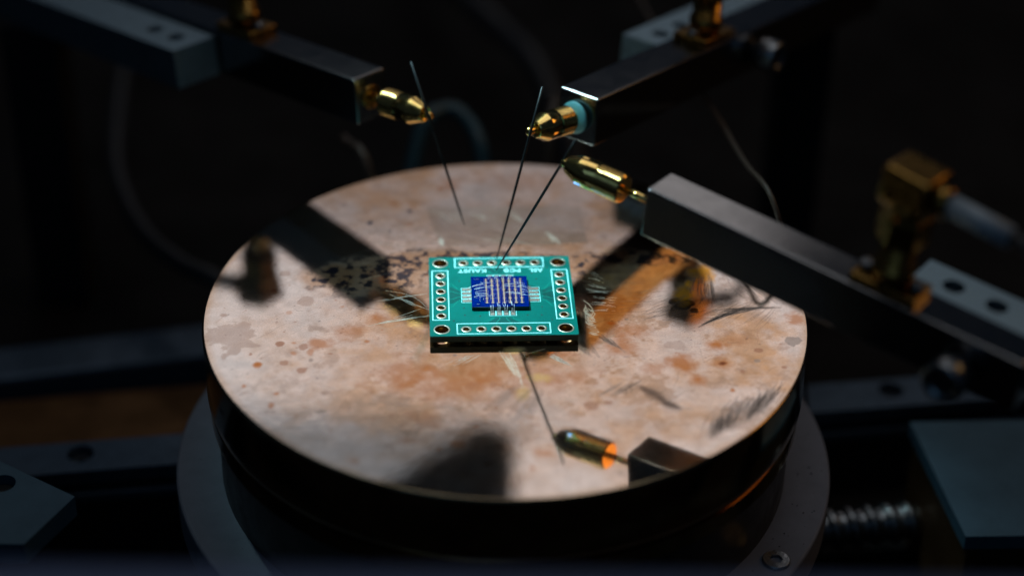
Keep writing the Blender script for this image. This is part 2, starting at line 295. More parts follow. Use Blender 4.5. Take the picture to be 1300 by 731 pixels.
FINE = {'dark': [], 'brown': [], 'bright': []}
def paint_stains_and_reflections():
    ax = (np.arange(NP_) + 0.5) * RES - 54.0
    X, Y = np.meshgrid(ax, ax)                   # [row = y, col = x]
    C = np.empty((NP_, NP_, 3)); C[:] = (0.80, 0.655, 0.59)
    H = np.full((NP_, NP_), 0.006)
    nA = fbm(NP_, 5, 6, rng); nB = fbm(NP_, 14, 6, rng, 0.6); nC = fbm(NP_, 60, 4, rng, 0.6); nD = fbm(NP_, 9, 6, rng, 0.62)
    def over(sl, tint, a):
        C[sl] = C[sl] * (1 - a[..., None]) + np.array(tint) * a[..., None]
    full = (slice(None), slice(None))
    C[:] *= (0.90 + 0.22 * nA)[..., None]
    over(full, (.62, .40, .26), np.clip((nB - 0.52) * 4, 0, 1) * 0.55)          # brownish tarnish clouds
    over(full, (.60, .33, .16), np.clip((nD - 0.51) * 6, 0, 1) * 0.7)
    over(full, (.72, .69, .69), np.clip((0.47 - nD) * 6, 0, 1) * 0.55)
    r = np.hypot(X, Y)
    over(full, (.60, .38, .25), np.clip(1.2 - np.hypot(X - 2, (Y + 8) * 1.15) / 40, 0, 1) * (0.10 + 1.0 * nB))
    over(full, (.80, .76, .75), np.clip((r - 30) / 20, 0, 1) * np.clip((X * -0.6 - Y * .5 + 15) / 40, 0, 1) * 0.55)
    C[:] *= (0.80 + 0.40 * nC)[..., None]
    nE = fbm(NP_, 30, 5, rng, 0.65)
    over(full, (.46, .24, .11), np.clip((nE - 0.54) * 9, 0, 1) * np.clip(1.25 - np.hypot(X - 8, Y + 8) / 42, 0, 1) * 0.55)
    over(full, (.24, .18, .15), np.clip((nE - 0.60) * 12, 0, 1) * np.clip((nA - .4) * 3, 0, 1) * 0.35)
    over(full, (.50, .30, .16), np.clip((r - 50.6) / 1.4, 0, 1) * (0.25 + 0.5 * nB))
    Lum = C.mean(axis=2, keepdims=True); C[:] = Lum + (C - Lum) * 1.15            # richer tarnish
    def win(x0, x1, y0, y1):
        i0 = max(0, int((x0 + 54) / RES)); i1 = min(NP_, int((x1 + 54) / RES) + 2)
        j0 = max(0, int((y0 + 54) / RES)); j1 = min(NP_, int((y1 + 54) / RES) + 2)
        return (slice(j0, j1), slice(i0, i1))
    def blob(x, y, rx, ry, tint, alpha, soft, hz=0.0):
        k = 1.6; sl = win(x - rx * k, x + rx * k, y - ry * k, y + ry * k)
        if X[sl].size == 0: return
        d = np.sqrt(((X[sl] - x) / rx) ** 2 + ((Y[sl] - y) / ry) ** 2)
        d = d + (nB[sl] - 0.5) * 1.4 + (nC[sl] - 0.5) * 1.1
        a = np.clip((1.0 - d) / max(soft, 0.06), 0, 1)
        over(sl, tint, a * alpha); H[sl] += a * hz
    # scattered small flecks
    for k in range(420):
        th = rng.random() * 2 * math.pi; rr = 51 * math.sqrt(rng.random())
        x, y = rr * math.cos(th), rr * math.sin(th)
        if rng.random() < 0.35 and x > 5: continue
        s = 0.14 + 0.55 * rng.random() ** 3.0
        blob(x, y, s * (0.7 + rng.random()), s * (0.7 + rng.random()), TINT['obpg'[int(rng.random() * 4)]], 0.35 + 0.4 * rng.random(), 0.25 + 0.4 * rng.random())
    for k in range(500):
        th = rng.random() * 2 * math.pi; rr = 51 * math.sqrt(rng.random()); s = 0.10 + 0.08 * rng.random()
        blob(rr * math.cos(th), rr * math.sin(th), s * 1.3, s * 1.3, TINT['k' if rng.random() < .5 else 'g'], 0.5, 0.5)
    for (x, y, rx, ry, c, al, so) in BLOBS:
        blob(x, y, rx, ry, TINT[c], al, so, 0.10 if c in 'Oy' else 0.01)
    # black and blue oxide speckle, a strip across the plate
    sp_ = np.clip((fbm(NP_, 80, 4, rng, 0.62) - 0.49) * 12, 0, 1)
    for (x, y, rx, ry) in OXIDE:
        d = np.sqrt(((X - x) / rx) ** 2 + ((Y - y) / ry) ** 2) + (nB - 0.5) * 1.2
        a = np.clip((1.05 - d) / 0.35, 0, 1)
        over(full, (.48, .24, .11), a * 0.55)
        over(full, (.020, .026, .050), a * sp_ * 0.92)
        H[:] = np.maximum(H, a * 0.07)
    # old tape rectangle
    q = TAPE; ins = np.ones_like(X); 
    for k in range(4):
        (x0, y0), (x1, y1) = q[k], q[(k + 1) % 4]
        L = math.hypot(x1 - x0, y1 - y0)
        dd = -((x1 - x0) * (Y - y0) - (y1 - y0) * (X - x0)) / L
        ins = np.minimum(ins, np.clip(dd / 0.5 + 0.5 + (nB - .5) * 1.5, 0, 1))
    over(full, (.40, .33, .27), ins * (0.35 + 0.5 * np.clip((nD - .4) * 3, 0, 1)))
    H[:] += ins * 0.10 * np.clip((nB - .35) * 3, 0, 1)
    def seg(pts, wd, tint, al, hz=None):
        pts = np.array(pts)
        sl = win(pts[:, 0].min() - wd * 2, pts[:, 0].max() + wd * 2, pts[:, 1].min() - wd * 2, pts[:, 1].max() + wd * 2)
        if X[sl].size == 0: return
        best = np.full(X[sl].shape, 1e9); tb = np.zeros(X[sl].shape); n = len(pts) - 1
        for k in range(n):
            a, b = pts[k], pts[k + 1]; d = b - a; L2 = d @ d + 1e-9
            t = np.clip(((X[sl] - a[0]) * d[0] + (Y[sl] - a[1]) * d[1]) / L2, 0, 1)
            ds = np.hypot(X[sl] - a[0] - t * d[0], Y[sl] - a[1] - t * d[1])
            mk = ds < best; best = np.where(mk, ds, best); tb = np.where(mk, (k + t) / n, tb)
        a = np.clip(1.5 - best / (wd * 0.5 * (0.72 + 0.45 * np.sin(np.pi * np.clip(tb, .04, .96)))), 0, 1)
        a = a * np.clip(0.25 + 1.5 * nC[sl], 0, 1)
        if hz is None: over(sl, tint, a * al)
        else: H[sl] = np.maximum(H[sl], a * hz); over(sl, tint, a * al)
    def bundle(a0, a1, b0, b1, n, wd, bend):
        a0, a1, b0, b1 = map(np.array, (a0, a1, b0, b1))
        for k in range(n):
            s, e = rng.random(), rng.random()
            e = 0.8 * s + 0.2 * e
            p0 = a0 + (a1 - a0) * s; p1 = b0 + (b1 - b0) * e
            d = p1 - p0; f0 = 0.35 * rng.random(); f1 = 1 - 0.35 * rng.random()
            p0, p1 = p0 + d * f0, p0 + d * f1; d = p1 - p0
            nrm = np.array([-d[1], d[0]]); bb = (rng.random() - 0.5) * 2 * bend
            yield [p0, p0 + d * .33 + nrm * bb * .8, p0 + d * .67 + nrm * bb * .9, p1], wd * (0.5 + rng.random())
    for (a0, a1, b0, b1, n, wd, al, c, bend) in STROKES:
        for pts, w in bundle(a0, a1, b0, b1, n if wd > .7 else int(n * 1.8), wd, min(bend, .12)):
            if wd > .7: seg(pts, w, TINT[c], al * (0.35 + 0.65 * rng.random()))
            else:
                FINE['dark' if al > .75 else 'brown'].append((pts, w * (.30 if al > .75 else .26)))
                if rng.random() < .5: seg(pts, w * 1.3, TINT['g'], al * .35)
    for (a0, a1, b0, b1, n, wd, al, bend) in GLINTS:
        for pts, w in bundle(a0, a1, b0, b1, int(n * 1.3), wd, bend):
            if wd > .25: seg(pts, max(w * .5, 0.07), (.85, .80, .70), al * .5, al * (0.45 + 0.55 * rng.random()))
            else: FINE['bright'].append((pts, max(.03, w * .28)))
    for k in range(90):                            # hairline scratches round the board
        th = rng.random() * 6.28; rr = 12 + 26 * rng.random(); x, y = rr * math.cos(th), rr * math.sin(th) + 2
        d = .35 + rng.normal() * .35; L = 1 + 6 * rng.random(); dx, dy = L * math.cos(d), L * math.sin(d)
        seg([(x, y), (x + dx * .5 + rng.normal() * .2, y + dy * .5 + rng.normal() * .2), (x + dx, y + dy)], 0.08, (.8, .7, .6), 0.2, 0.35 * rng.random())
    for k in range(420):                           # older dark hairlines all over
        th = rng.random() * 6.28; rr = 50 * math.sqrt(rng.random()); x, y = rr * math.cos(th), rr * math.sin(th)
        d = rng.normal() * .6 + .5; L = .6 + 5 * rng.random() ** 2; dx, dy = L * math.cos(d), L * math.sin(d)
        seg([(x, y), (x + dx * .5 + rng.normal() * .25, y + dy * .5 + rng.normal() * .25), (x + dx, y + dy)], 0.10, TINT['k' if rng.random() < .4 else 'b'], 0.15 + 0.4 * rng.random())
    return np.clip(C, 0.01, 1), np.clip(H, 0, 0.95)

chuck = empty('wafer_chuck', (0, 0, -34), 'round polished gold-toned chuck with stains and scratches on a grey flange', 'chuck')

def chuck_top():
    C, H = paint_stains_and_reflections()
    n = 700
    u = np.linspace(-1, 1, n + 1); U, V = np.meshgrid(u, u)
    mask = np.abs(U) >= np.abs(V)                 # square to disc, concentric
    with np.errstate(divide='ignore', invalid='ignore'):
        ra = np.where(mask, U, V); ph = np.where(mask, (math.pi / 4) * np.where(U != 0, V / U, 0), math.pi / 2 - (math.pi / 4) * np.where(V != 0, U / V, 0))
    x = (ra * np.cos(ph) * R_TOP).ravel(); y = (ra * np.sin(ph) * R_TOP).ravel()
    nv = len(x)
    co = np.zeros((nv, 3)); co[:, 0] = x * MM; co[:, 1] = y * MM; co[:, 2] = 34 * MM
    idx = np.arange(nv).reshape(n + 1, n + 1)
    q = np.stack([idx[:-1, :-1], idx[:-1, 1:], idx[1:, 1:], idx[1:, :-1]], -1).reshape(-1, 4)
    me = bpy.data.meshes.new('top_plate')
    me.vertices.add(nv); me.vertices.foreach_set('co', co.ravel())
    me.loops.add(q.size); me.loops.foreach_set('vertex_index', q.ravel().astype(np.int32))
    me.polygons.add(len(q)); me.polygons.foreach_set('loop_start', (np.arange(len(q)) * 4).astype(np.int32))
    me.update(calc_edges=True)
    fx = np.clip((x + 54) / RES - 0.5, 0, NP_ - 2); fy = np.clip((y + 54) / RES - 0.5, 0, NP_ - 2)
    ix, iy = fx.astype(int), fy.astype(int); tx, ty = (fx - ix), (fy - iy)
    def samp(A):
        if A.ndim == 3: TX, TY = tx[:, None], ty[:, None]
        else: TX, TY = tx, ty
        return (A[iy, ix] * (1 - TX) + A[iy, ix + 1] * TX) * (1 - TY) + (A[iy + 1, ix] * (1 - TX) + A[iy + 1, ix + 1] * TX) * TY
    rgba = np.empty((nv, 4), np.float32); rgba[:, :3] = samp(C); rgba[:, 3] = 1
    at = me.attributes.new('stain_and_reflection', 'FLOAT_COLOR', 'POINT'); at.data.foreach_set('color', rgba.ravel())
    ah = me.attributes.new('haze', 'FLOAT', 'POINT'); ah.data.foreach_set('value', samp(H).astype(np.float32))
    m = bpy.data.materials.new('stained_gold_plate'); m.use_nodes = True
    nt = m.node_tree; N = nt.nodes; L = nt.links; b = N['Principled BSDF']
    b2 = N.new('ShaderNodeBsdfPrincipled'); mx = N.new('ShaderNodeMixShader'); out = N['Material Output']
    a1 = N.new('ShaderNodeAttribute'); a1.attribute_name = 'stain_and_reflection'; a2 = N.new('ShaderNodeAttribute'); a2.attribute_name = 'haze'
    tc = N.new('ShaderNodeTexCoord')
    nz = N.new('ShaderNodeTexNoise'); nz.inputs['Scale'].default_value = 3500; nz.inputs['Detail'].default_value = 5
    L.new(tc.outputs['Object'], nz.inputs[0])
    rm = N.new('ShaderNodeMapRange'); rm.inputs[1].default_value = .3; rm.inputs[2].default_value = .7; rm.inputs[3].default_value = .86; rm.inputs[4].default_value = 1.06
    L.new(nz.outputs[0], rm.inputs[0])
    mul = N.new('ShaderNodeMix'); mul.data_type = 'RGBA'; mul.blend_type = 'MULTIPLY'; mul.inputs[0].default_value = 1
    L.new(a1.outputs['Color'], mul.inputs[6]); L.new(rm.outputs[0], mul.inputs[7])
    rr = N.new('ShaderNodeMapRange'); rr.inputs[3].default_value = .03; rr.inputs[4].default_value = .075
    L.new(nz.outputs[0], rr.inputs[0])
    n2 = N.new('ShaderNodeTexNoise'); n2.inputs['Scale'].default_value = 260; n2.inputs['Detail'].default_value = 3; L.new(tc.outputs['Object'], n2.inputs[0])
    bp = N.new('ShaderNodeBump'); bp.inputs['Strength'].default_value = 0.05; bp.inputs['Distance'].default_value = 0.00015; L.new(n2.outputs[0], bp.inputs['Height'])
    for q_ in (b, b2):
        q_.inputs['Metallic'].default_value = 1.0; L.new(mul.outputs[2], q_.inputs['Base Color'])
    L.new(bp.outputs[0], b.inputs['Normal'])
    L.new(rr.outputs[0], b.inputs['Roughness']); b2.inputs['Roughness'].default_value = 0.5
    L.new(a2.outputs['Fac'], mx.inputs[0]); L.new(b.outputs[0], mx.inputs[1]); L.new(b2.outputs[0], mx.inputs[2]); L.new(mx.outputs[0], out.inputs['Surface'])
    me.materials.append(m)
    o = bpy.data.objects.new('top_plate', me); col.objects.link(o); o.parent = chuck
    return o
def streaks(lst, seedv):
    """thin tapering marks lying on the plate"""
    g = np.random.default_rng(seedv); b = MB()
    for pts, w in lst:
        P = spline([(p[0], p[1], 0) for p in pts], 9); k0 = 0
        if max(math.hypot(p.x, p.y) for p in P) > 51.6: continue
        vs = []
        for i, p in enumerate(P):
            t = (P[min(i + 1, 8)] - P[max(i - 1, 0)]); t = Vector((t.x, t.y, 0)).normalized(); nn = Vector((-t.y, t.x, 0))
            ww = w * .5 * (.25 + .75 * math.sin(math.pi * min(.96, max(.04, i / 8)))) * (.6 + .8 * g.random())
            vs += [(p.x + nn.x * ww, p.y + nn.y * ww, .010), (p.x - nn.x * ww, p.y - nn.y * ww, .010)]
        run = [(2 * i, 2 * i + 1, 2 * i + 3, 2 * i + 2) for i in range(8) if g.random() > .12]
        b.add(vs, run)
    return b
tp = chuck_top(); tp['label'] = 'mirror-polished stained round top surface of the chuck'
for key, mname, colr, rg in (('dark', 'dark_scuff', (.05, .034, .030), .45), ('brown', 'brown_scuff', (.17, .11, .085), .4), ('bright', 'bare_metal_scratch', (.85, .84, .78), .5)):
    mm_ = mat(mname, colr, 1.0 if key != 'dark' else .5, rg, .2, 3000, .1)
    if key != 'bright':                            # thin smears: part of the plate shows through them
        nt = mm_.node_tree; tr = nt.nodes.new('ShaderNodeBsdfTransparent'); mxs = nt.nodes.new('ShaderNodeMixShader'); mxs.inputs[0].default_value = .48 if key == 'dark' else .36
        nt.links.new(tr.outputs[0], mxs.inputs[1]); nt.links.new(nt.nodes['Principled BSDF'].outputs[0], mxs.inputs[2]); nt.links.new(mxs.outputs[0], nt.nodes['Material Output'].inputs['Surface'])
    o = streaks(FINE[key], 5).build(mname, mm_, chuck); o['kind'] = 'stuff'
# polished side wall with a bevelled lip
MB().lathe([(0.0, 51.95), (-0.06, 52.12), (-0.22, 52.27), (-0.5, R_PLATE), (-11.6, R_PLATE), (-12.1, 52.15), (-12.4, 51.8), (-12.5, 51.2)], (0, 0, 0), (0, 0, 1), 220, cap=False).build('side_wall', M['rim'], chuck)
MB().lathe([(-12.5, 51.2), (-13.1, 51.2), (-13.2, 52.0), (-16.4, 52.0), (-16.6, 51.6), (-16.7, 51.0)], (0, 0, 0), (0, 0, 1), 200, smooth=False, cap=False).build('lower_ring', M['rim'], chuck)
MB().lathe([(-16.7, 51.0), (-17.2, 50.9), (-30.05, 50.9)], (0, 0, 0), (0, 0, 1), 160, cap=False).build('pedestal', M['pedestal'], chuck)
fl = MB().lathe([(-30.0, 50.0), (-30.0, 58.6), (-30.15, 58.9), (-30.5, 59.05), (-37.0, 59.05), (-37.0, 30)], (0, 0, 0), (0, 0, 1), 200, smooth=False, cap=False).build('flange', M['flange'], chuck)
def cap_screw(x, y, z, r, parent, name='screw'):
    """flat socket-head screw: disc with a bevelled edge and a real hexagonal socket"""
    b = MB()
    hx = [(x + r * .48 * math.cos(math.pi / 3 * k), y + r * .48 * math.sin(math.pi / 3 * k)) for k in range(6)]
    out = [(x + r * .92 * math.cos(2 * math.pi * k / 36), y + r * .92 * math.sin(2 * math.pi * k / 36)) for k in range(36)]
    vs = [(*p, z + .5) for p in out] + [(*p, z + .5) for p in hx] + [(*p, z - .6) for p in hx]
    fs = []
    for k in range(36):
        k2 = (k + 1) % 36; a, c_ = 36 + (k // 6), 36 + ((k // 6 + 1) % 6)
        fs.append((k, k2, c_ if k % 6 == 5 else a) if k % 6 != 5 else (k, k2, c_, a))
    for k in range(6):
        k2 = (k + 1) % 6; fs.append((36 + k, 36 + k2, 42 + k2, 42 + k))
    fs.append(tuple(range(42, 48)))
    b.add(vs, fs)
    b.lathe([(.5, r * .92), (.35, r), (-.4, r)], (x, y, z), (0, 0, 1), 36, cap=False)
    return b.build(name, M['tin_screw'], parent)
M['tin_screw'] = mat('dark_steel_screw', (0.30, 0.31, 0.33), 1, 0.3, 0.2, 1200, 0.1)
cap_screw(46.4, -30.4, -29.95, 2.4, fl)
cap_screw(-46.4, 30.4, -29.95, 2.4, fl); cap_screw(46.4, 30.4, -29.95, 2.4, fl)
b = MB()
for k in range(70):                                # black dust on the flange
    th = -0.65 + rng.normal() * 0.5 if k < 45 else rng.random() * 6.28
    rr = 52.5 + 5.5 * rng.random(); s = 0.06 + 0.14 * rng.random() ** 2
    b.lathe([(0, s), (s * .5, s * .6)], (rr * math.cos(th), rr * math.sin(th), -30), (0, 0, 1), 6)
d = b.build('dust', M['black'], fl); d['kind'] = 'stuff'
MB().lathe([(-37.0, 34.0), (-66.0, 34.0)], (0, 0, 0), (0, 0, 1), 80, cap=True).build('column', M['pedestal'], chuck)

# ------------------------------------------------------------------ circuit board
PZ, PT = 1.72, 1.2                                 # top of the board, its thickness
PF = Matrix.Translation((-0.80, 1.76, 0)) @ Matrix.Rotation(math.radians(3.16), 4, 'Z') @ Matrix.Scale(1.006, 4)
pcb = empty('circuit_board', (-0.80, 1.76, 0.0), 'small square green circuit board lying on the chuck under the needles', 'circuit board')
HB, RO = 12.5, 10.47
pitch = [(i - 2.5) * 2.54 for i in range(6)]
pin = [(t, RO) for t in pitch] + [(t, -RO) for t in pitch] + [(-RO, t) for t in pitch] + [(RO, t) for t in pitch]
corner = [(-RO, RO), (RO, RO), (-RO, -RO), (RO, -RO)]
RP, RC = 0.58, 1.18
outl = []
for (sx, sy) in ((1, 1), (-1, 1), (-1, -1), (1, -1)):
    a0 = math.atan2(sy, sx) - math.pi / 4
    for k in range(4):
        a = a0 + k * math.pi / 6
        outl.append((sx * (HB - .25) + .25 * math.cos(a), sy * (HB - .25) + .25 * math.sin(a)))
sub = MB().plate(outl, [(x, y, RP) for x, y in pin] + [(x, y, RC) for x, y in corner], PZ - PT, PZ, PF).build('substrate', M['pcb'], pcb)
sub.data.materials.append(M['pcb_edge'])
for p in sub.data.polygons:
    if abs(p.normal.z) < 0.5 or p.normal.z < -0.5: p.material_index = 1

def flat(poly, z0, z1, b=None):
    b = b or MB(); n = len(poly)
    vs = [PF @ Vector((x, y, z1)) for x, y in poly] + [PF @ Vector((x, y, z0)) for x, y in poly]
    return b.add(vs, [tuple(range(n))] + [(k, k + n, (k + 1) % n + n, (k + 1) % n) for k in range(n)])
def rect(x0, y0, x1, y1, z0, z1, b=None): return flat([(x0, y0), (x1, y0), (x1, y1), (x0, y1)], z0, z1, b)
def stroke(pts, w, z0, z1, b=None):
    b = b or MB()
    for (x0, y0), (x1, y1) in zip(pts[:-1], pts[1:]):
        dx, dy = x1 - x0, y1 - y0; L = math.hypot(dx, dy); ex, ey = dx / L * w / 2, dy / L * w / 2; nx, ny = -ey, ex
        flat([(x0 - ex * .3 - nx, y0 - ey * .3 - ny), (x1 + ex * .3 - nx, y1 + ey * .3 - ny), (x1 + ex * .3 + nx, y1 + ey * .3 + ny), (x0 - ex * .3 + nx, y0 - ey * .3 + ny)], z0, z1, b)
    return b

def ring_part(x, y, r0_, r1_, name):
    b = MB(); c = PF @ Vector((x, y, 0))
    b.lathe([(PZ + .001, r1_), (PZ + .045, r1_ - .03), (PZ + .05, r0_ + .05), (PZ + .03, r0_ - .01), (PZ - PT - .03, r0_ - .01)], (c.x, c.y, 0), (0, 0, 1), 28, cap=False)
    o = b.build(name, M['ring'], pcb); o.data.materials.append(M['barrel'])
    for p in o.data.polygons:
        if p.center.z + pcb.location.z < (PZ - .05) * MM: p.material_index = 1
    return o
first = ring_part(*pin[0], RP, 0.93, 'solder_ring')
p0 = PF @ Vector((*pin[0], 0))
for q in pin[1:]:
    link_copy(first, pcb, (PF @ Vector((*q, 0))) - p0)
first = ring_part(*corner[0], RC, 1.42, 'corner_ring'); p0 = PF @ Vector((*corner[0], 0))
for q in corner[1:]:
    link_copy(first, pcb, (PF @ Vector((*q, 0))) - p0)

def outline(x0, y0, x1, y1, w, name='silkscreen_frame'):
    b = MB(); z0, z1 = PZ + .001, PZ + .03
    rect(x0, y0, x1, y0 + w, z0, z1, b); rect(x0, y1 - w, x1, y1, z0, z1, b)
    rect(x0, y0 + w, x0 + w, y1 - w, z0, z1, b); rect(x1 - w, y0 + w, x1, y1 - w, z0, z1, b)
    return b.build(name, M['silk'], pcb)
outline(-7.98, 8.9, 7.9, 12.1, .19); outline(-7.98, -12.0, 7.9, -8.75, .19)
outline(-12.05, -7.75, -9.1, 8.05, .19); outline(9.0, -7.75, 11.95, 8.05, .19)

def text_part(txt, x0, x1, y0, y1):
    cu_ = bpy.data.curves.new('t', 'FONT'); cu_.body = txt; cu_.size = 1.0; cu_.extrude = 0.0; cu_.offset = 0.03; cu_.space_character = 1.12
    t = bpy.data.objects.new('t', cu_); col.objects.link(t)
    dg = bpy.context.evaluated_depsgraph_get(); me = bpy.data.meshes.new_from_object(t.evaluated_get(dg))
    vs = [v.co.copy() for v in me.vertices]; fs = [tuple(p.vertices) for p in me.polygons]
    bpy.data.objects.remove(t); bpy.data.curves.remove(cu_); bpy.data.meshes.remove(me)
    ax0, ax1 = min(v.x for v in vs), max(v.x for v in vs); ay0, ay1 = min(v.y for v in vs), max(v.y for v in vs)
    out = []                                       # printed the other way up, to be read from the far side
    for v in vs:
        fx_ = (v.x - ax0) / (ax1 - ax0); fy_ = (v.y - ay0) / (ay1 - ay0)
        out.append(PF @ Vector((x1 + (x0 - x1) * fx_, y1 + (y0 - y1) * fy_, PZ + .03)))
    return MB().add(out, fs).build('silkscreen_text', M['silk'], pcb)
text_part('KAUST', -7.35, -2.4, 7.25, 8.38); text_part('PCB', 0.7, 3.65, 7.25, 8.38); text_part('ASL', 5.2, 7.65, 7.25, 8.38)

# pads for the bond wires, with thin printed cells round them, and the tracks that leave them
PADS = {'left': [], 'right': [], 'front': [], 'back': []}
for i in range(4):
    c0 = -1.76 + i * 1.175
    PADS['left'].append((-6.75, c0 - .42, -4.9, c0 + .30)); PADS['right'].append((4.3, c0 - .36, 6.45, c0 + .36))
    PADS['front'].append((c0 - .38, -6.35, c0 + .34, -4.6)); PADS['back'].append((c0 - .38, 4.7, c0 + .34, 6.2))
for sd, L_ in PADS.items():
    for (x0, y0, x1, y1) in L_:
        rect(x0, y0, x1, y1, PZ + .001, PZ + .05).build('bond_pad', M['tin'], pcb)
        w = .09; g = .13
        b = MB()
        rect(x0 - g - w, y0 - g - w, x1 + g + w, y0 - g, PZ + .001, PZ + .026, b); rect(x0 - g - w, y1 + g, x1 + g + w, y1 + g + w, PZ + .001, PZ + .026, b)
        rect(x0 - g - w, y0 - g, x0 - g, y1 + g, PZ + .001, PZ + .026, b); rect(x1 + g, y0 - g, x1 + g + w, y1 + g, PZ + .001, PZ + .026, b)
        b.build('pad_frame', M['silk'], pcb)
for sd, rot in (('left', 0), ('front', 1), ('right', 2), ('back', 3)):
    def rt(x, y, k=rot):
        for _ in range(k): x, y = -y, x
        return x, y
    for i in range(4):
        t0 = -1.76 + i * 1.175; t1 = pitch[1 + i]
        sgn = 1 if t1 > 0 else -1
        pts = [(-7.0, t0), (-7.5, t0), (-8.55, t0 + (t1 - t0) * .9), (-9.6, t1)]
        stroke([rt(*q) for q in pts], .16, PZ + .001, PZ + .018).build('copper_track', M['trace'], pcb)
    flat([rt(*q) for q in [(-7.1, -1.2), (-7.1, 1.2), (-8.6, 2.6), (-8.95, 2.6), (-8.95, -2.6), (-8.6, -2.6)]], PZ + .0005, PZ + .009).build('bare_patch', M['pcb_dark'], pcb)
for (x, y) in [(-4.9, 6.6), (-7.2, 4.6), (5.6, 6.9), (6.3, 5.0), (-6.6, -4.0), (-6.5, -6.2), (-3.9, -6.6), (4.2, -6.4), (6.8, -3.9), (6.6, -6.4), (8.3, -7.9), (-8.4, -7.9), (-9.0, 8.6), (8.4, 8.7)]:
    c = PF @ Vector((x, y, 0)); MB().lathe([(PZ + .002, .17), (PZ + .02, .12)], (c.x, c.y, 0), (0, 0, 1), 12).build('via', M['pcb_edge'], pcb)
for (x, y) in [(-8.9, -8.9), (8.9, -8.9), (-8.9, 8.9), (8.9, 8.9)]:
    c = PF @ Vector((x, y, 0)); MB().lathe([(0.0, .5), (PZ - PT, .5)], (c.x, c.y, 0), (0, 0, 1), 16).build('solder_foot', M['tin'], pcb)

# ------------------------------------------------------------------ blue chip on the board
CZ0, CZ1 = PZ + .02, PZ + .72
chip = empty('microchip', tuple(PF @ Vector((-.35, 0, PZ))), 'square blue silicon chip bonded to the middle of the green board', 'chip')
o = MB().box((-5.25, -4.85, CZ0), (4.58, 4.88, CZ1), .03, PF, 1).build('die', M['chip'], chip); o.data.materials.append(M['chip_side'])
for p in o.data.polygons:
    if p.normal.z < 0.9: p.material_index = 1
for i in range(7):                                 # columns of contacts
    x = -2.62 + i * 1.0; b = MB()
    rect(x - .085, -3.55, x + .085, 4.1, CZ1 + .001, CZ1 + .008, b)
    for k in range(12):
        y = -3.5 + k * .68; s = (.25 if k % 2 == 0 else .17) * random.uniform(.75, 1.1)
        flat([(x + s * math.cos(a * math.pi / 4), y + s * math.sin(a * math.pi / 4)) for a in range(8)], CZ1 + .001, CZ1 + .014, b)
        rect(x - .36, y - .05, x - .26, y + .05, CZ1 + .001, CZ1 + .010, b); rect(x + .26, y - .05, x + .36, y + .05, CZ1 + .001, CZ1 + .010, b)
    b.build('contact_column', M['chip_pad'], chip)
b = MB()                                           # hairline scratches on the die
for k in range(40):
    x = -5 + 9.2 * random.random(); y = -4.5 + 9 * random.random(); L_ = .3 + 1.2 * random.random()
    horiz = random.random() < .75; w = .018
    if horiz: rect(max(-5.2, x), y, min(4.5, x + L_), y + w, CZ1 + .001, CZ1 + .004, b)
    else: rect(x, y, x + w, min(4.8, y + L_ * .7), CZ1 + .001, CZ1 + .004, b)
d = b.build('scratches', M['wire'], chip); d['kind'] = 'stuff'
def bond(x0, y0, x1, y1, h=.26, r=.027):
    a = PF @ Vector((x0, y0, CZ1 + .01)); e = PF @ Vector((x1, y1, PZ + .05)); pts = []
    for k in range(13):
        t = k / 12; q = a.lerp(e, t); q.z = a.z + (e.z - a.z) * t ** 2.2 + h * math.sin(math.pi * t ** .7) * .8; pts.append(q)
    MB().tube(pts, r, 6).build('bond_wire', M['wire'], chip)
for i, (x0, y0, x1, y1) in enumerate(PADS['left']):
    for s in (-.18, .02, .18): bond(random.choice((-2.6, -2.6, -1.6, -3.4)) + random.uniform(-.2, .3), (y0 + y1) / 2 + .3 + s + random.uniform(-.5, .7), -6.0 + random.uniform(-.4, .4), (y0 + y1) / 2 + s, random.uniform(.15, .4))
for i, (x0, y0, x1, y1) in enumerate(PADS['right']):
    for s in (-.16, .02, .18): bond(random.choice((3.4, 2.4, 1.4, .4)) + random.uniform(-.2, .2), (y0 + y1) / 2 + .4 + s + random.uniform(-.5, .7), 5.7 + random.uniform(-.4, .4), (y0 + y1) / 2 + s, random.uniform(.15, .4))
for i, (x0, y0, x1, y1) in enumerate(PADS['front']):
    for s in (-.2, .0, .2): bond((x0 + x1) / 2 + s * 1.2 + random.uniform(-.2, .2), -4.4 + random.random() ** 2 * 1.6, (x0 + x1) / 2 + s, -5.6, .18)
for i, (x0, y0, x1, y1) in enumerate(PADS['back']):
    for s in (-.15, .15): bond((x0 + x1) / 2 + s - .3, 4.2 - random.random() * .5, (x0 + x1) / 2 + s, 5.6, .25)

# ------------------------------------------------------------------ probe arms
def arm_frame(A, az, pitch_deg, side):
    az = math.radians(az); p = math.radians(pitch_deg)
    t = Vector((math.cos(az) * math.cos(p), math.sin(az) * math.cos(p), math.sin(p)))
    u = Vector((-t.y, t.x, 0)).normalized() * side
    up = t.cross(u)
    if up.z < 0: up = -up
    F = Matrix((-t, u, up)).transposed().to_4x4(); F.translation = Vector(A)   # x runs back along the bar, y across it, z up
    return F, t, u, up

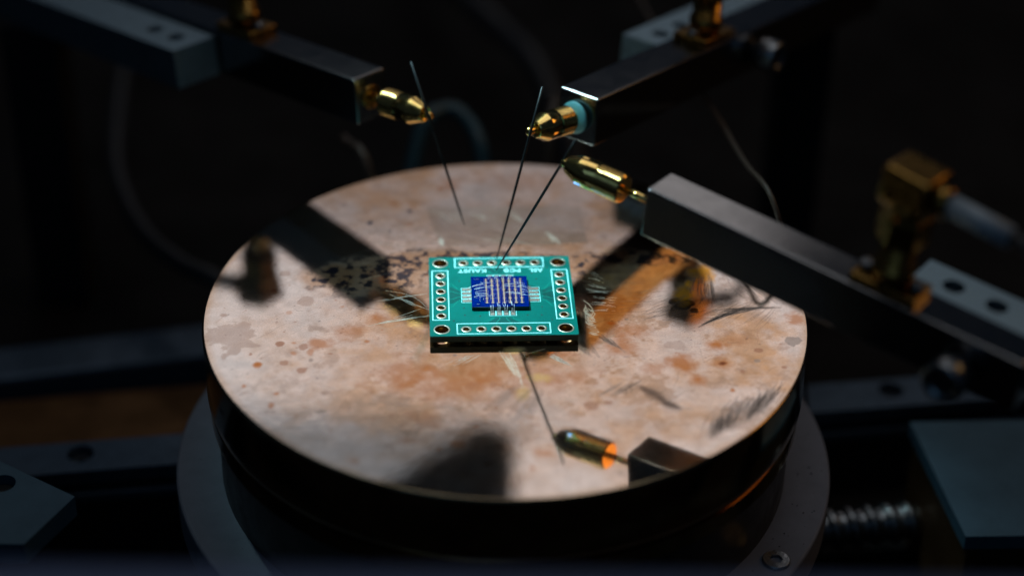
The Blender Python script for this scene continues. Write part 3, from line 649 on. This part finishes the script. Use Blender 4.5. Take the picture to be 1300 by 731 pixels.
def make_arm(label, A, az, pit, side, w, h, length, tip, prof, washer, conn_s, clamp, needle, cable, group='probe arms'):
    F, t, u, up = arm_frame(A, az, pit, side)
    O = F @ Vector((length * .8, w / 2, -h)); arm = empty('probe_arm', (O.x, O.y, O.z), label, 'probe arm', group)
    bar = MB().box((0, 0, -h), (length, w, 0), .5, F, 6).build('bar', M['steel'], arm)
    cen = F @ Vector((0, w / 2, -h / 2)); tip = Vector(tip); ax = (tip - cen); L = ax.length; ax.normalize()
    MB().lathe([(-1.0, 2.3), (.25, 2.3), (.35, 2.15), (.4, 1.3)], cen, ax, 32).build('bushing', M['brass'], arm)
    if washer: MB().lathe([(.42, 1.2), (.42, 2.85), (.5, 2.95), (.8, 2.95), (.9, 2.85), (.9, 1.2)], cen, ax, 40, cap=False).build('washer', M['teal_plastic'], arm)
    b0, c0, rs, nl = prof                          # where the collet body begins, where its cone begins, stem radius, nub length
    MB().lathe([(.3, rs), (b0 + .3, rs)], cen, ax, 24).build('stem', M['gold'], arm)
    RB = 2.62
    pf = [(b0 + .3, RB - .02)]
    k = b0 + .35
    while k < b0 + (c0 - b0) * .55:                # fine knurled rings
        pf += [(k, RB), (k + .09, RB), (k + .13, RB - .045), (k + .18, RB - .045)]; k += .22
    pf += [(k, RB), (c0, RB)]
    RE = 1.55
    cb = MB().lathe([(b0, rs * .8), (b0, RB - .3)], cen, ax, 48, cap=False).lathe([(b0, RB - .3), (b0 + .3, RB - .02)], cen, ax, 48, cap=False)
    cb.lathe(pf, cen, ax, 48, cap=False).lathe([(c0, RB), (L - nl, RE)], cen, ax, 48, cap=False)
    cb.lathe([(L - nl, RE), (L - nl + .12, RE - .12)], cen, ax, 48, cap=False).lathe([(L - nl + .12, RE - .12), (L - nl + .1, RE - .35), (L - nl - .3, RE - .4), (L - nl - .3, .5)], cen, ax, 48, cap=False)
    col_ = cb.build('collet', M['gold'], arm)
    nub = MB().lathe([(L - nl - .3, .78), (L - .55, .78)], cen, ax, 28, cap=False).lathe([(L - .55, .78), (L - .2, .66), (L, .36), (L + .05, .02)], cen, ax, 28, cap=False).build('collet_tip', M['gold'], col_)
    n0, n1, n2 = map(Vector, needle)               # top end, where the collet grips it, point
    d = (n2 - n1); Ln = d.length
    MB().tube([n0, n1, n1 + d * .45, n1 + d * .85, n1 + d * .97, n2], [.22, .25, .25, .18, .09, .03], 12).build('needle', M['tungsten'], arm)
    # coaxial connector standing on the bar
    B_ = lambda x, y, z: F @ Vector((x, y, z))
    cx_, cy_ = conn_s, w / 2
    cn = MB().box((cx_ - 5.5, .5, -.02), (cx_ + 5.5, w - .5, 1.6), .25, F).build('connector_flange', M['brass'], arm)
    for s in (-4.3, 4.3):
        MB().lathe([(1.5, 1.15), (2.5, 1.15), (2.75, .9)], B_(cx_ + s, cy_, 0), up, 20).build('flange_screw', M['tin_screw'], arm)
    body = MB().lathe([(1.6, 2.9), (2.6, 2.9), (2.7, 3.25), (4.4, 3.25), (4.5, 2.8), (9.0, 2.8)], B_(cx_, cy_, 0), up, 36).build('connector_body', M['brass'], arm)
    MB().lathe([(8.6, 3.7), (8.9, 4.05), (13.2, 4.05), (13.5, 3.7)], B_(cx_, cy_, 0), up, 6, smooth=False).build('hex_nut', M['brass'], body)
    MB().lathe([(13.5, 3.4), (15.5, 3.4)], B_(cx_, cy_, 0), up, 32).build('collar', M['brass'], body)
    cdir = Vector(cable[0]).normalized(); side_ = cdir.cross(Vector((0, 0, 1))).normalized(); up2 = side_.cross(cdir)
    EF = Matrix((cdir, side_, up2)).transposed().to_4x4(); EF.translation = B_(cx_, cy_, 18.0)
    MB().box((-3.9, -3.4, -2.8), (3.8, 3.4, 3.2), .6, EF).build('elbow', M['brass'], arm)
    e0 = EF @ Vector((3.8, 0, 0))
    MB().lathe([(0, 2.4), (2.2, 2.4), (2.4, 2.0)], e0, cdir, 28).build('ferrule', M['brass'], arm)
    MB().lathe([(2.3, 1.75), (12.5, 1.65)], e0, cdir, 28).build('cable_sleeve', M['sleeve'], arm)
    pts = [e0 + cdir * 12, e0 + cdir * 17] + [Vector(q) for q in cable[1]]
    MB().tube(spline(pts, 30), 1.0, 10).build('cable', M['cable_grey'], arm)
    # mounting block beside the bar
    y0, y1, s0, s1, zt, th = clamp[:6]
    hs = [(s0 + 6 + 7.2 * k, (y0 + y1) / 2, 1.75) for k in range(2)] + [(s1 - 8, (y0 + y1) / 2, 1.75)]
    mb_ = MB().plate([(s0, y0), (s1, y0), (s1, y1), (s0, y1)], hs, zt - 3.0, zt, F).box((s0 + .01, y0 + .01, zt - th), (s1, y1 - .01, zt - 3.0), .0, F).build('mounting_block', M['clamp'], arm)
    for (hx_, hy_, hr_) in hs:
        MB().lathe([(zt - 2.99, 1.5), (zt - 1.6, 1.5), (zt - 1.4, 1.3)], F @ Vector((hx_, hy_, 0)), up, 24).build('mounting_screw', M['dark_hole'], mb_)
    if len(clamp) > 6:                             # knurled knob clamping the bar from the side
        ks, kz = clamp[6:8]
        MB().lathe([(0, 2.2), (1.2, 2.2), (1.3, 3.0), (1.7, 3.3), (5.2, 3.3), (5.6, 3.0), (5.62, 2.2), (4.9, 2.0)], B_(ks, -.01, kz), -u, 32).build('clamp_knob', M['tin_screw'], arm)
    # post that carries the block, out on the positioner
    pc = F @ Vector((s1 - 8, (y0 + y1) / 2, zt - th))
    MB().box((pc.x - 6, pc.y - 6, BASE_Z), (pc.x + 6, pc.y + 6, pc.z + .5), .5).build('post', M['black'], arm)
    return arm

make_arm('probe arm reaching in from the left, its needle touching nothing on the board', (-28.69, 36.68, 25.3), -44.77, 6, 1, 7.6, 9.1, 110,
         (-13.93, 28.31, 22.5), (4.0, 11.4, 1.0, 1.9), False, 37.0, (-10.5, -.5, 42, 112, -1.0, 8.0),
         ((-17.71, 30.19, 32.36), (-14.4, 27.68, 22.5), (-7.86, 22.73, 3.0)), ((-.8, .6, .25), [(-95, 100, 45), (-140, 130, 60)]))
make_arm('probe arm on the right, nearest the camera, with tall brass connector and round knob', (22.19, -12.07, 31.4), 143.18, 5, -1, 7.0, 9.0, 66,
         (8.88, 1.45, 28.55), (6.0, 14.3, .62, 1.5), False, 42.0, (7.3, 15.5, 43, 100, -.5, 9.0, 56.5, -5.5),
         ((11.06, -0.31, 33.54), (9.01, 1.18, 28.55), (-1.99, 9.21, 1.78)), ((.72, -.64, -.12), [(92, -62, 38), (130, -80, 20), (170, -60, 0)]))
make_arm('probe arm at the back right with teal washer behind its gold collet', (15.82, 26.36, 27.4), -126.95, 6, -1, 8.5, 9.2, 110,
         (3.15, 19.51, 24.31), (2.2, 8.5, 1.2, 2.2), True, 42.0, (9.0, 19.0, 36, 112, -2.0, 8.0, 56, -5),
         ((5.71, 21.1, 32.39), (3.7, 18.94, 24.31), (-1.91, 12.92, 1.78)), ((.6, .75, .3), [(75, 140, 55), (120, 190, 70)]))

# ------------------------------------------------------------------ stage below the chuck
az = math.radians(9.1); RF = Matrix.Translation((0, 22.0, 0)) @ Matrix.Rotation(az, 4, 'Z')
rail = empty('linear_rail', (0, 22, BASE_Z), 'long grey steel guide rail crossing behind and below the chuck', 'rail')
RL = 140
holes = [(-82.0, 5.9, 2.6), (81.0, 5.9, 2.6), (-122, 5.9, 2.6), (121, 5.9, 2.6)]
body = MB().plate([(-RL, 0.3), (RL, 0.3), (RL, 9.8), (-RL, 9.8)], holes, -48.0, -45.0, RF).build('rail_top', M['alu_dark'], rail)
MB().box((-RL, 1.6, -50.2), (RL, 9.7, -48.0), 0, RF).build('rail_web', M['black'], rail)
MB().box((-RL, -.2, -52.2), (RL, 9.9, -50.2), .2, RF).build('rail_foot', M['alu_dark'], rail)
MB().box((-RL, .4, BASE_Z), (RL, 9.5, -52.2), 0, RF).build('rail_bed', M['black'], rail)
for (x, y, r) in holes:
    c = RF @ Vector((x, y, 0)); cap_screw(c.x, c.y, -47.4, 2.2, body)
ls = empty('lead_screw', tuple(RF @ Vector((72, -11, BASE_Z))), 'threaded steel lead screw at the lower right beside the flange', 'lead screw')
b = MB(); vs = []; fs = []; seg = 24; nt_ = 0
a0 = RF @ Vector((40, -20, -58.0)); axd = (RF.to_3x3() @ Vector((1, 0, 0))); q1 = Vector((0, 0, 1)); q2 = axd.cross(q1)
steps = 220
for i in range(steps):                             # a real helical thread
    xx = i * .2
    for k in range(seg):
        th = 2 * math.pi * k / seg; ph_ = (xx / 3.9 - th / (2 * math.pi)) % 1.0
        tri = min(1, max(0, 1.6 - abs(ph_ - .5) * 5.2))
        r_ = 3.3 + .9 * tri
        vs.append(a0 + axd * xx + (q1 * math.cos(th) + q2 * math.sin(th)) * r_)
for i in range(steps - 1):
    for k in range(seg):
        k2 = (k + 1) % seg; fs.append((i * seg + k, i * seg + k2, (i + 1) * seg + k2, (i + 1) * seg + k))
b.add(vs, fs, True); b.build('thread', M['tin_screw'], ls)
MB().box((36, -26, BASE_Z), (42, -14, -51), .4, RF).build('bearing_block', M['bronze'], ls)

sp_ = empty('side_plate', (100, 5, BASE_Z), 'pale blue-grey flat metal plate at the lower right edge', 'plate')
b = MB().plate([(79.3, 23.1), (83.6, -11.2), (150, -8), (150, 27)], [], -43, -40).build('plate_top', M['painted'], sp_)
MB().plate([(80.5, 22.6), (84.5, -10.5), (149, -7), (149, 26)], [], BASE_Z, -43).build('plate_block', M['bronze'], sp_)

bk = empty('corner_bracket', (-84, -32, BASE_Z), 'pale blue-grey metal bracket with a hole at the lower left edge', 'bracket')
MB().plate([(-120, -4), (-86, -19.6), (-71.3, -28.7), (-77.0, -41.0), (-120, -41)], [(-84.2, -25.6, 2.3)], -24, -20).build('bracket_plate', M['painted'], bk)
MB().lathe([(-23.9, 2.0), (-21.8, 2.0), (-21.6, 1.7)], (-84.2, -25.6, 0), (0, 0, 1), 24).build('screw', M['dark_hole'], bk)
MB().plate([(-120, -8), (-92, -22), (-92, -39), (-120, -39)], [], BASE_Z, -24).build('bracket_leg', M['black'], bk)

bb = MB().box((-260, 26, BASE_Z), (-20, 66, BASE_Z + 9), 1.0, Matrix.Rotation(math.radians(10), 4, 'Z')).build('bronze_slab', M['bronze'])
tag(bb, 'dull bronze slab in the shadows left of the chuck, behind the guide rail', 'slab')
gs = MB().box((-260, 76, BASE_Z), (-30, 88, BASE_Z + 12), 1.0, Matrix.Rotation(math.radians(14), 4, 'Z')).build('grey_bar', M['alu_dark'])
tag(gs, 'dark grey metal bar lying in shadow at the far left behind the bronze slab', 'bar')

fr = MB().box((-220, -166, 58), (220, -146, 67.6), 2.0).build('front_bar', M['front'])
tag(fr, 'blurred bluish bar crossing the very bottom of the picture in front', 'bar')

# ------------------------------------------------------------------ dim background: cables and rods
def cable(name, pts, r, material, label, cat='cable', n=50):
    o = MB().tube(spline(pts, n), r, 14).build(name, material); tag(o, label, cat); return o
cable('cable', [(-27, 84, BASE_Z + 3), (-23.2, 76, -30), (-19, 84.3, -10), (-14.2, 90, -8), (-9.8, 88.3, -9), (-5.9, 80, -14), (-5, 76, -40), (-5, 80, BASE_Z + 3)], 1.7, M['cable_teal'], 'teal cable arching up behind the far edge of the chuck')
cable('cable', [(20, 150, BASE_Z + 2.5), (8.3, 170.5, -40), (-2.4, 199, -40), (-15, 225, -40), (-30, 280, -50)], 3.0, M['cable_grey'], 'thick dim grey cable running away at the top centre')
cable('cable', [(-104, 190, -40), (-98.2, 144, -40), (-93, 116, -40), (-83, 91, -40), (-71.7, 76.4, -40), (-61, 70, -42), (-50, 62, -55)], 2.0, M['cable_grey'], 'dim grey cable curving down on the left behind the chuck')
cable('wire', [(22, 140, 14), (28, 109.2, 10), (33.1, 85.3, 10), (39.9, 57, 10), (44.1, 36.4, 10), (48.1, 19, 10), (56, 22, -20), (64, 40, BASE_Z + 1)], .45, M['cable_brown'], 'thin brown wire hanging in front of the back right arm', 'wire')
cable('rod', [(-34, 67, -3), (-27.8, 57, -8), (-24, 56, BASE_Z)], 1.0, M['cable_brown'], 'short brownish rod poking up behind the chuck on the left', 'rod')
cable('rod', [(9.2, 76, 2), (8.3, 66, -5), (8, 64, BASE_Z)], 1.3, M['cable_brown'], 'short pinkish rod poking up behind the chuck near the centre', 'rod')

# ------------------------------------------------------------------ microscope nose above and behind, mirrored in the chuck
ms = empty('microscope_head', (-14, 150, 140), 'black microscope nose above the bench, mirrored as a dark blur in the chuck', 'microscope')
pf_ = [(3, 152), (-15, 155), (-36, 172), (-58, 209), (3, 209)]
nb = MB(); n_ = len(pf_)
nb.add([(x, 150, z) for x, z in pf_] + [(x, 166, z) for x, z in pf_], [tuple(range(n_)), tuple(reversed(range(n_, 2 * n_)))] + [(k, k + n_, (k + 1) % n_ + n_, (k + 1) % n_) for k in range(n_)])
nb.build('nosepiece', M['lens'], ms)
MB().lathe([(0, 5), (.4, 6.5), (6, 6.8)], (-6, 158, 147.5), (0, 0, 1), 40).build('lens_barrel', M['lens'], ms)
MB().box((-215, 138, 208), (14, 168, 250), 4).build('head', M['lens'], ms)
MB().box((-216, 140, BASE_Z), (-194, 166, 250), 1).build('stand', M['lens'], ms)
